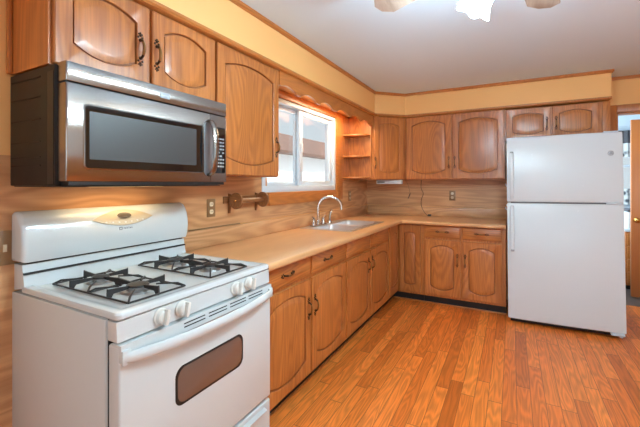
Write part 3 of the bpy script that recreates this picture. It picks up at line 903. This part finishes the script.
for r_ in range(9):
    for c_ in range(4):
        if random.random() < .85:
            m.box(0.681 + c_ * .0165, .693 + c_ * .0165, -.0023, -.0015, Y(1.395 + r_ * .0175), Y(1.403 + r_ * .0175))
m.build('key_print', KEYS, cpn)
pts = []
for i in range(21):
    a = PI * i / 20
    pts.append((.640, .004 - .052 * math.sin(a) ** .7, Y(1.487) - .132 * math.cos(a)))
L = []
for i, p in enumerate(pts):
    a = PI * i / 20
    tz = Vector((0, -math.cos(a) * .6, math.sin(a) + .05)).normalized()
    side = Vector((1, 0, 0)); nn = tz.cross(side)
    L.append([Vector(p) + side * (.017 * math.cos(2 * PI * k / 12)) + nn * (.009 * math.sin(2 * PI * k / 12)) for k in range(12)])
MB().loops(L).build('handle', STEELD, md)
MB().loops([[(x, -.0003, Y(z)) for x, z in rrect(.610, .6675, 1.350, 1.612, .02)], [(x, -.0014, Y(z)) for x, z in rrect(.611, .6665, 1.351, 1.611, .019)]]).build('handle_recess', GREYB, md)
# badge
MB().loops([[(x, .001, Y(z)) for x, z in rrect(.364, .412, 1.678, 1.702, .003)], [(x, -.0025, Y(z)) for x, z in rrect(.365, .411, 1.679, 1.701, .003)]]).build('badge', GREYB, mo)
text('MAYTAG', .0095, VINYL, mo, (.368, -.0027, Y(1.6855)), (R(90), 0, 0))
m = MB(); m.box(.004, MW - .03, .02, mx - .008, Y(1.300), Y(1.3035)); m.box(.01, MW - .02, .004, .05, Y(1.306), Y(1.3195))
m.build('bottom_plate', BLACK, mo)
box(.20, .55, .22, .30, Y(1.2975), Y(1.2998)).build('lamp_lens', mat('hood_lens', (255, 236, 200), .4, emit=(255, 214, 150), es=2.5), mo)
ml = area('microwave_lamp', (.13, .36, 1.292), (0, 0, 0), .06, .40, .6, (1.0, .74, .42))

# ------------------------------------------------------------------ refrigerator
fw, fd, fh = .855, .70, 1.715
fg = thing('refrigerator', (1.6715, 3.075, FL), R(1.2), 'white top-freezer refrigerator standing at the end of the counter', 'refrigerator')
fg.rotation_euler = (R(-1.9), R(-.5), R(1.0))
m = MB(); m.box(.006, fw - .006, .075, fd - .05, .055, fh - .006, .008); m.build('case', FRIDGE, fg)
m = MB(); m.box(.02, fw - .02, .04, .075, .012, .065, .003); m.build('base_grille', BLACK, fg)
for a in (.06, fw - .06):
    MB().cyl((a, .09, .0055), (a, .09, .055), .02).build('roller', BLACK, fg)
    MB().cyl((a, fd - .11, .0225), (a, fd - .11, .055), .02).build('roller', BLACK, fg)
def fdoor(z0, z1, name):
    N_ = 12; p = []
    for i in range(N_ + 1):
        t = -1 + 2 * i / N_
        p.append((fw / 2 + fw / 2 * t, .012 * t * t ** 1))
    p += [(fw, .070), (0, .070)]
    return MB().prism(p, 'z', z0, z1, .010, 3).build(name, FRIDGE, fg)
zs0, zs1 = 1.104, 1.116
fz = fdoor(zs1, fh, 'freezer_door'); fr_ = fdoor(.042, zs0, 'fridge_door')
box(.03, fw - .03, .02, .069, zs0, zs1).build('gasket', GREYINK, fg)
def fhandle(z0, z1, par, flip):
    m = MB()
    x0 = .026
    a, b = (z0, z1)
    pr = [(.010, a), (-.020, a + .035) if not flip else (-.028, a + .02), (-.034, a + .06), (-.034, b - .06), (-.028, b - .02) if not flip else (-.020, b - .035), (.010, b)]
    pr += [(.010, b - .05), (-.014, b - .075), (-.014, a + .075), (.010, a + .05)]
    m.prism(pr, 'x', x0, x0 + .030, .006, 3)
    return m.build('handle', FRIDGE, par)
fhandle(zs1 + .02, 1.585, fz, False); fh2 = fhandle(.655, zs0 - .02, fr_, True)
box(.028, .054, -.0365, -.033, .665, .680, .001).build('end_mark', GREYB, fh2)
m = MB(); m.lathe([(.021, 0), (.021, .003), (.019, .004)], (.775, .010, 1.535), (0, -1, 0), 32); em = m.build('badge', GREYB, fg)
m = MB()
for k in range(4):
    a0 = k * PI / 2
    m.tube([(.775 + .015 * math.cos(a0 + j * .25) * (1 - j * .08), .0055, 1.535 + .015 * math.sin(a0 + j * .25) * (1 - j * .08)) for j in range(6)], .0011, 6)
m.tube([(.775 + .0165 * math.cos(2 * PI * j / 24), .0055, 1.535 + .0165 * math.sin(2 * PI * j / 24)) for j in range(25)], .0009, 6)
m.build('emblem', VINYL, em)
m = MB(); m.box(fw - .115, fw - .012, -.004, .02, zs0 - .001, zs1 + .001, .001); m.build('hinge_cover', VINYL, fg)
m = MB(); m.box(fw - .10, fw - .01, .0, .06, .022, .0405, .004); m.cyl((fw - .03, .03, .006), (fw - .03, .03, .0225), .012); m.build('hinge_bracket', VINYL, fg)
m = MB(); m.box(fw - .12, fw - .02, .03, .10, fh - .001, fh + .012, .004); m.build('hinge_cover', VINYL, fg)
# small white hooks on the fridge's left side
for zz, lab, dx in ((1.075, 'small white double hook on the fridge side by the lower door', .0), (1.30, 'small white hook higher on the fridge side by the freezer door', .0)):
    hk = MB(); y_ = 3.075 + .13; x_ = 1.6715 - .0015
    hk.box(-.006, 0, -.016, .016, -.02, .02, .002)
    hk.tube([(-.005, 0, -.012), (-.020, 0, -.016), (-.028, 0, -.004), (-.028, 0, .010)], .004, 8)
    if zz < 1.2: hk.tube([(-.005, .01, .012), (-.018, .012, .02), (-.022, .012, .034)], .0035, 8)
    tag(hk.build('wall_hook', VINYL, loc=(x_ + .0065, y_ + .0, zz)), lab, 'hook', 'white hooks on the fridge side')

# ------------------------------------------------------------------ small things
def outlet(loc, rz, label, plate=BROWNPLATE, w=.07, h=.115):
    o = thing('power_outlet', loc, rz, label, 'outlet', 'brown-plated wall outlets')
    box(-w / 2, w / 2, -.006, -.0005, -h / 2, h / 2, .002).build('cover_plate', plate, o)
    for s_ in (-1, 1):
        k = MB().loops([[(x, -.0062, z) for x, z in rrect(-.015, .015, s_ * .024 - .014, s_ * .024 + .014, .010)], [(x, -.0085, z) for x, z in rrect(-.015, .015, s_ * .024 - .014, s_ * .024 + .014, .010)]]).build('socket', IVORY, o)
        mm = MB(); mm.box(-.0065, -.0045, -.0089, -.0084, s_ * .024 - .004, s_ * .024 + .005); mm.box(.0045, .0065, -.0089, -.0084, s_ * .024 - .004, s_ * .024 + .005); mm.build('slot', DARKSEAM, k)
    return o
outlet((PT, 1.025, 1.155), RZ, 'brown-plated outlet on the wall between range and towel holder')
outlet((PT, 3.233, 1.161), RZ, 'brown-plated outlet under the corner shelves right of the window')
outlet((1.08, D - PT, 1.167), 0, 'brown-plated outlet on the back wall beneath the double cabinet')
o = thing('light_switch', (PT, -.028, 1.067), RZ, 'brown-plated switch on the wall left of the range', 'switch')
box(-.04, .04, -.006, -.0005, -.065, .065, .002).build('cover_plate', BROWNPLATE, o)
m = MB(); m.box(-.006, .006, -.0075, -.0062, -.014, .014); m.box(-.004, .004, -.016, -.007, -.002, .012, .002); m.build('toggle', IVORY, o)

# paper towel holder
ph = thing('paper_towel_holder', (PT, 1.16, 1.195), 0, 'dark wooden wall-mounted paper towel holder beside the window', 'towel holder')
dsc = [(.052, 0), (.055, .003), (.055, .013), (.052, .016)]
for yy in (0, .285):
    e_ = MB().lathe(dsc, (.085, yy, 0), (0, 1, 0), 32).build('end_disc', WALNUT, ph)
    MB().prism([(.001, .05), (.001, -.085), (.012, -.085), (.02, -.045), (.06, -.03), (.06, .03), (.02, .045)], 'y', yy + .02, yy + .034, .002).build('bracket', WALNUT, e_)
    MB().lathe([(.008, 0), (.006, .004)], (.085, yy - .0002 if yy == 0 else yy + .0162, 0), (0, -1 if yy == 0 else 1, 0), 12).build('end_peg', BRASS, e_)
MB().cyl((.085, .016, 0), (.085, .285, 0), .017).build('roller_rod', WALNUT, ph)
box(.0005, .012, -.03, .33, -.018, .03, .003).build('mounting_board', WALNUT, ph)

# under-cabinet light bar
ul = thing('under_cabinet_light', (.41, D - .315, UB - .001), R(0), 'white under-cabinet light bar below the corner wall cabinet', 'light')
box(-.155, .155, -.03, .03, -.050, 0, .009, 3).build('housing', VINYL, ul)
box(-.14, -.05, -.0305, -.0295, -.036, -.020).build('dark_label', GREYINK, ul)
# cords
def curve_pts(p, n=8):
    out = []
    P = [Vector(q) for q in p]
    for i in range(len(P) - 1):
        a, b, c_, d_ = P[max(i - 1, 0)], P[i], P[i + 1], P[min(i + 2, len(P) - 1)]
        for k in range(n):
            t_ = k / n
            out.append(.5 * ((2 * b) + (c_ - a) * t_ + (2 * a - 5 * b + 4 * c_ - d_) * t_ ** 2 + (3 * b - a - 3 * c_ + d_) * t_ ** 3))
    out.append(P[-1]); return out
cd = thing('hanging_wire', (.72, D - .012, UB), 0, 'thin dark cord running down to a plug on the back counter', 'cord')
yy = -.0
m = MB().tube(curve_pts([(0, 0, -.002), (-.004, 0, -.10), (.022, 0, -.17), (.0, 0, -.24), (.002, -.016, -.31), (.03, -.02, -.38), (.07, -.03, -.425), (.09, -.04, -.4335)]), .003, 6); m.build('cable', BLACK, cd)
m = MB(); m.box(.085, .125, -.055, -.03, -.4392, -.415, .005); m.build('plug', BLACK, cd)
cd2 = thing('hanging_wire', (.52, D - .012, UB), 0, 'short dark cord dangling free below the corner wall cabinet', 'cord')
m = MB().tube(curve_pts([(0, 0, -.002), (.03, 0, -.05), (.05, 0, -.12), (.062, 0, -.17)]), .0022, 6); m.build('cable', BROWNPLATE, cd2)
m = MB().tube([(.062, 0, -.168), (.05, 0, -.20), (.035, 0, -.235)], [.005, .005, .003], 8); m.build('plug', BLACK, cd2)

# ------------------------------------------------------------------ ceiling fan
HX, HY = 1.742, .705
fan = thing('ceiling_fan', (HX, HY, H), 0, 'ceiling fan with pale wooden blades and lit frosted glass shades', 'ceiling fan')
MB().lathe([(.07, -.001), (.075, -.03), (.04, -.045), (.04, -.07), (.10, -.075), (.115, -.10), (.11, -.17), (.08, -.19), (.05, -.195)], n=32).build('motor_housing', BRASS, fan)
ang0 = R(82)
for k in range(5):
    a = ang0 + k * 2 * PI / 5
    M_ = Matrix.Rotation(a, 4, 'Z') @ Matrix.Translation((0, 0, -.192)) @ Matrix.Rotation(R(10), 4, 'X')
    m = MB()
    pl = [(.20, -.055), (.52, -.068), (.64, -.070), (.682, -.030), (.682, .020), (.64, .066), (.52, .068), (.20, .055)]
    m.prism(pl, 'z', -.004, .004, .001); m.bm.transform(M_)
    b = m.build('blade', BLADEW, fan)
    m = MB(); m.box(.09, .26, -.02, .02, -.011, -.0045, .002); m.box(.20, .26, -.045, .045, -.0105, -.0045, .002); m.bm.transform(M_); m.build('blade_iron', BRASS, b)
lk_ = MB().lathe([(.05, -.196), (.07, -.21), (.075, -.25), (.05, -.275), (.01, -.285)], n=28).build('light_kit', BRASS, fan)
SHADE = mat('frosted_shade', (255, 252, 246), .4, emit=(206, 238, 255), es=60)
for k in range(3):
    a = R(135) + k * 2 * PI / 3
    ca_, sa = math.cos(a), math.sin(a)
    d_ = Vector((ca_ * .75, sa * .75, -.66)).normalized()
    p0 = Vector((ca_ * .07, sa * .07, -.24))
    MB().tube([p0, p0 + Vector((ca_ * .05, sa * .05, 0)), p0 + Vector((ca_ * .09, sa * .09, -.04))], .010, 10).build('lamp_arm', BRASS, lk_)
    c_ = p0 + Vector((ca_ * .092, sa * .092, -.045))
    # tulip shade with a scalloped rim
    z_ = d_; x_ = z_.orthogonal().normalized(); y_ = z_.cross(x_); L = []
    for r_, h_, sc_ in ((.020, 0, 0), (.034, .02, 0), (.045, .05, .02), (.048, .08, .05), (.062, .115, .16)):
        L.append([c_ + z_ * (h_ + .02 * sc_ * math.cos(6 * t_)) + (x_ * math.cos(t_) + y_ * math.sin(t_)) * r_ * (1 + sc_ * math.cos(6 * t_)) for t_ in [2 * PI * i / 36 for i in range(36)]])
    sh_ = MB().loops(L, True, False).build('lamp_shade', SHADE, fan, sharp=60)
    sm = sh_.modifiers.new('thick', 'SOLIDIFY'); sm.thickness = .003
    MB().lathe([(.008, 0), (.022, .03), (.024, .045), (.012, .06), (.002, .065)], c_ + z_ * .02, z_, 16).build('bulb', SHADE, sh_)
    pl_ = bpy.data.lights.new('fan_bulb', 'POINT'); pl_.energy = 25; pl_.shadow_soft_size = .045; pl_.color = (.60, .87, 1.0)
    po = bpy.data.objects.new('fan_bulb', pl_); COL.objects.link(po); po.parent = fan; po.location = c_ + z_ * .15

# ------------------------------------------------------------------ back room
dr = thing('door_1', (2.885, 4.56, FL + .004), 0, '', '')
del dr['label']; del dr['category']; struct(dr)
box(0, .80, 0, .035, .004, 2.0, .003).build('slab', DOORW, dr)
m = MB().lathe([(.03, 0), (.03, .006), (.012, .012), (.011, .03), (.024, .042), (.028, .055), (.022, .068), (.008, .073)], (.045, -.0002, .87), (0, -1, 0), 24); m.build('knob', BRASS, dr)
box(.0015, .0335, .0, .0, 0, 0) if False else None
# far window with blinds and patterned curtains
w4 = thing('window_4', (3.2, 5.70, 1.0), 0, '', ''); del w4['label']; del w4['category']; struct(w4)
m = MB()
m.box(-.268, -.20, .0, .08, .002, 1.098); m.box(.20, .298, .0, .08, .002, 1.098); m.box(-.20, .20, .0, .08, .002, .06); m.box(-.20, .20, .0, .08, 1.03, 1.098); m.box(-.20, .20, .02, .06, .54, .57)
m.build('frame', VINYL, w4)
box(-.2, .2, .045, .05, .06, 1.03).build('pane', GLASS, w4)
bl = MB()
for i in range(14): bl.box(-.195, .195, -.014, .002, .24 + .032 * i, .2425 + .032 * i)
tag(bl.build('window_blind', VINYL, loc=(3.2, 5.675, 1.0)), 'white slatted blind in the far window seen past the fridge', 'blind')
def drape(x0, x1, z0, z1, name, m, label, cat, y, amp=.012, k=9):
    n_ = 48; A = []; B = []
    b = MB(); rows = []
    front = [(x0 + (x1 - x0) * i / n_, amp * math.sin(i / n_ * k * 2 * PI)) for i in range(n_ + 1)]
    pl = [(x, yv - .002) for x, yv in front] + [(x, yv + .002) for x, yv in reversed(front)]
    b.prism([(x - (x0 + x1) / 2, yv) for x, yv in pl], 'z', 0, z1 - z0)
    return tag(b.build(name, m, loc=((x0 + x1) / 2, y, z0)), label, cat)
v1 = drape(2.88, 3.55, 1.86, 2.035, 'curtain_valance', FABDARK, 'dark patterned valance across the top of the far window', 'curtain', 5.63)
drape(2.88, 3.55, 1.67, 1.857, 'curtain_valance', FABRIC, 'pale patterned curtain tier under the dark valance of the far window', 'curtain', 5.633)
drape(2.88, 3.55, 1.02, 1.235, 'cafe_curtain', FABRIC, 'short patterned cafe curtain at the bottom of the far window', 'curtain', 5.633)
# dresser
ds = thing('dresser', (2.915, 4.905, FL), 0, 'brown wooden drawer chest behind the open door in the next room', 'dresser')
box(0, .62, .02, .40, .05, .70, .003).build('body', OAK['x'], ds)
box(-.01, .63, 0, .41, .7005, .735, .004).build('top', VINYL, ds)
for i in range(4):
    dd = box(.015, .605, .005, .0195, .07 + .155 * i, .215 + .155 * i, .003).build('drawer', TRIM['x'], ds)
    MB().lathe([(.012, 0), (.008, .008), (.013, .016), (.006, .022)], (.31, .0048, .14 + .155 * i), (0, -1, 0), 12).build('knob', BRASS, dd)
box(0.01, .61, .04, .39, .001, .0495).build('base', DARKBODY, ds)
bx2 = thing('storage_box', (2.94, 4.93, FL + .736), 0, 'white box standing on the drawer chest in the next room', 'box')
box(0, .40, 0, .30, 0, .20, .006).build('body', CLOTH, bx2)
box(-.004, .404, -.004, .304, .2005, .232, .005).build('lid', FABDARK, bx2)

# ------------------------------------------------------------------ outside the sink window
struct(box(-14, -.121, -6, 30, -.8, -.55).build('ground_outside', CONC))
gar = thing('garage', (-7.5, 12, -.55), 0, 'white garage with low brown roof outside the sink window', 'building')
box(0, 3.0, -7, 7, 0.001, 2.75).build('wall', SIDING, gar)
m = MB(); m.prism([(3.35, 2.751), (3.35, 2.83), (1.5, 3.75), (-.4, 2.83), (-.4, 2.751)], 'y', -7.3, 7.3); m.build('roof', ROOFM, gar)
fn = thing('fence_rail', (-3.6, 6.0, -.549), 0, 'pale low rail fence outside the sink window', 'fence')
box(-.03, .03, -4, 6, 1.97, 2.05).build('rail', TEAL, fn)
for i in range(6): box(-.04, .04, -4 + i * 2 , -3.92 + i * 2, 0, 1.969).build('post', TEAL, fn)
print('objects', len(bpy.data.objects))
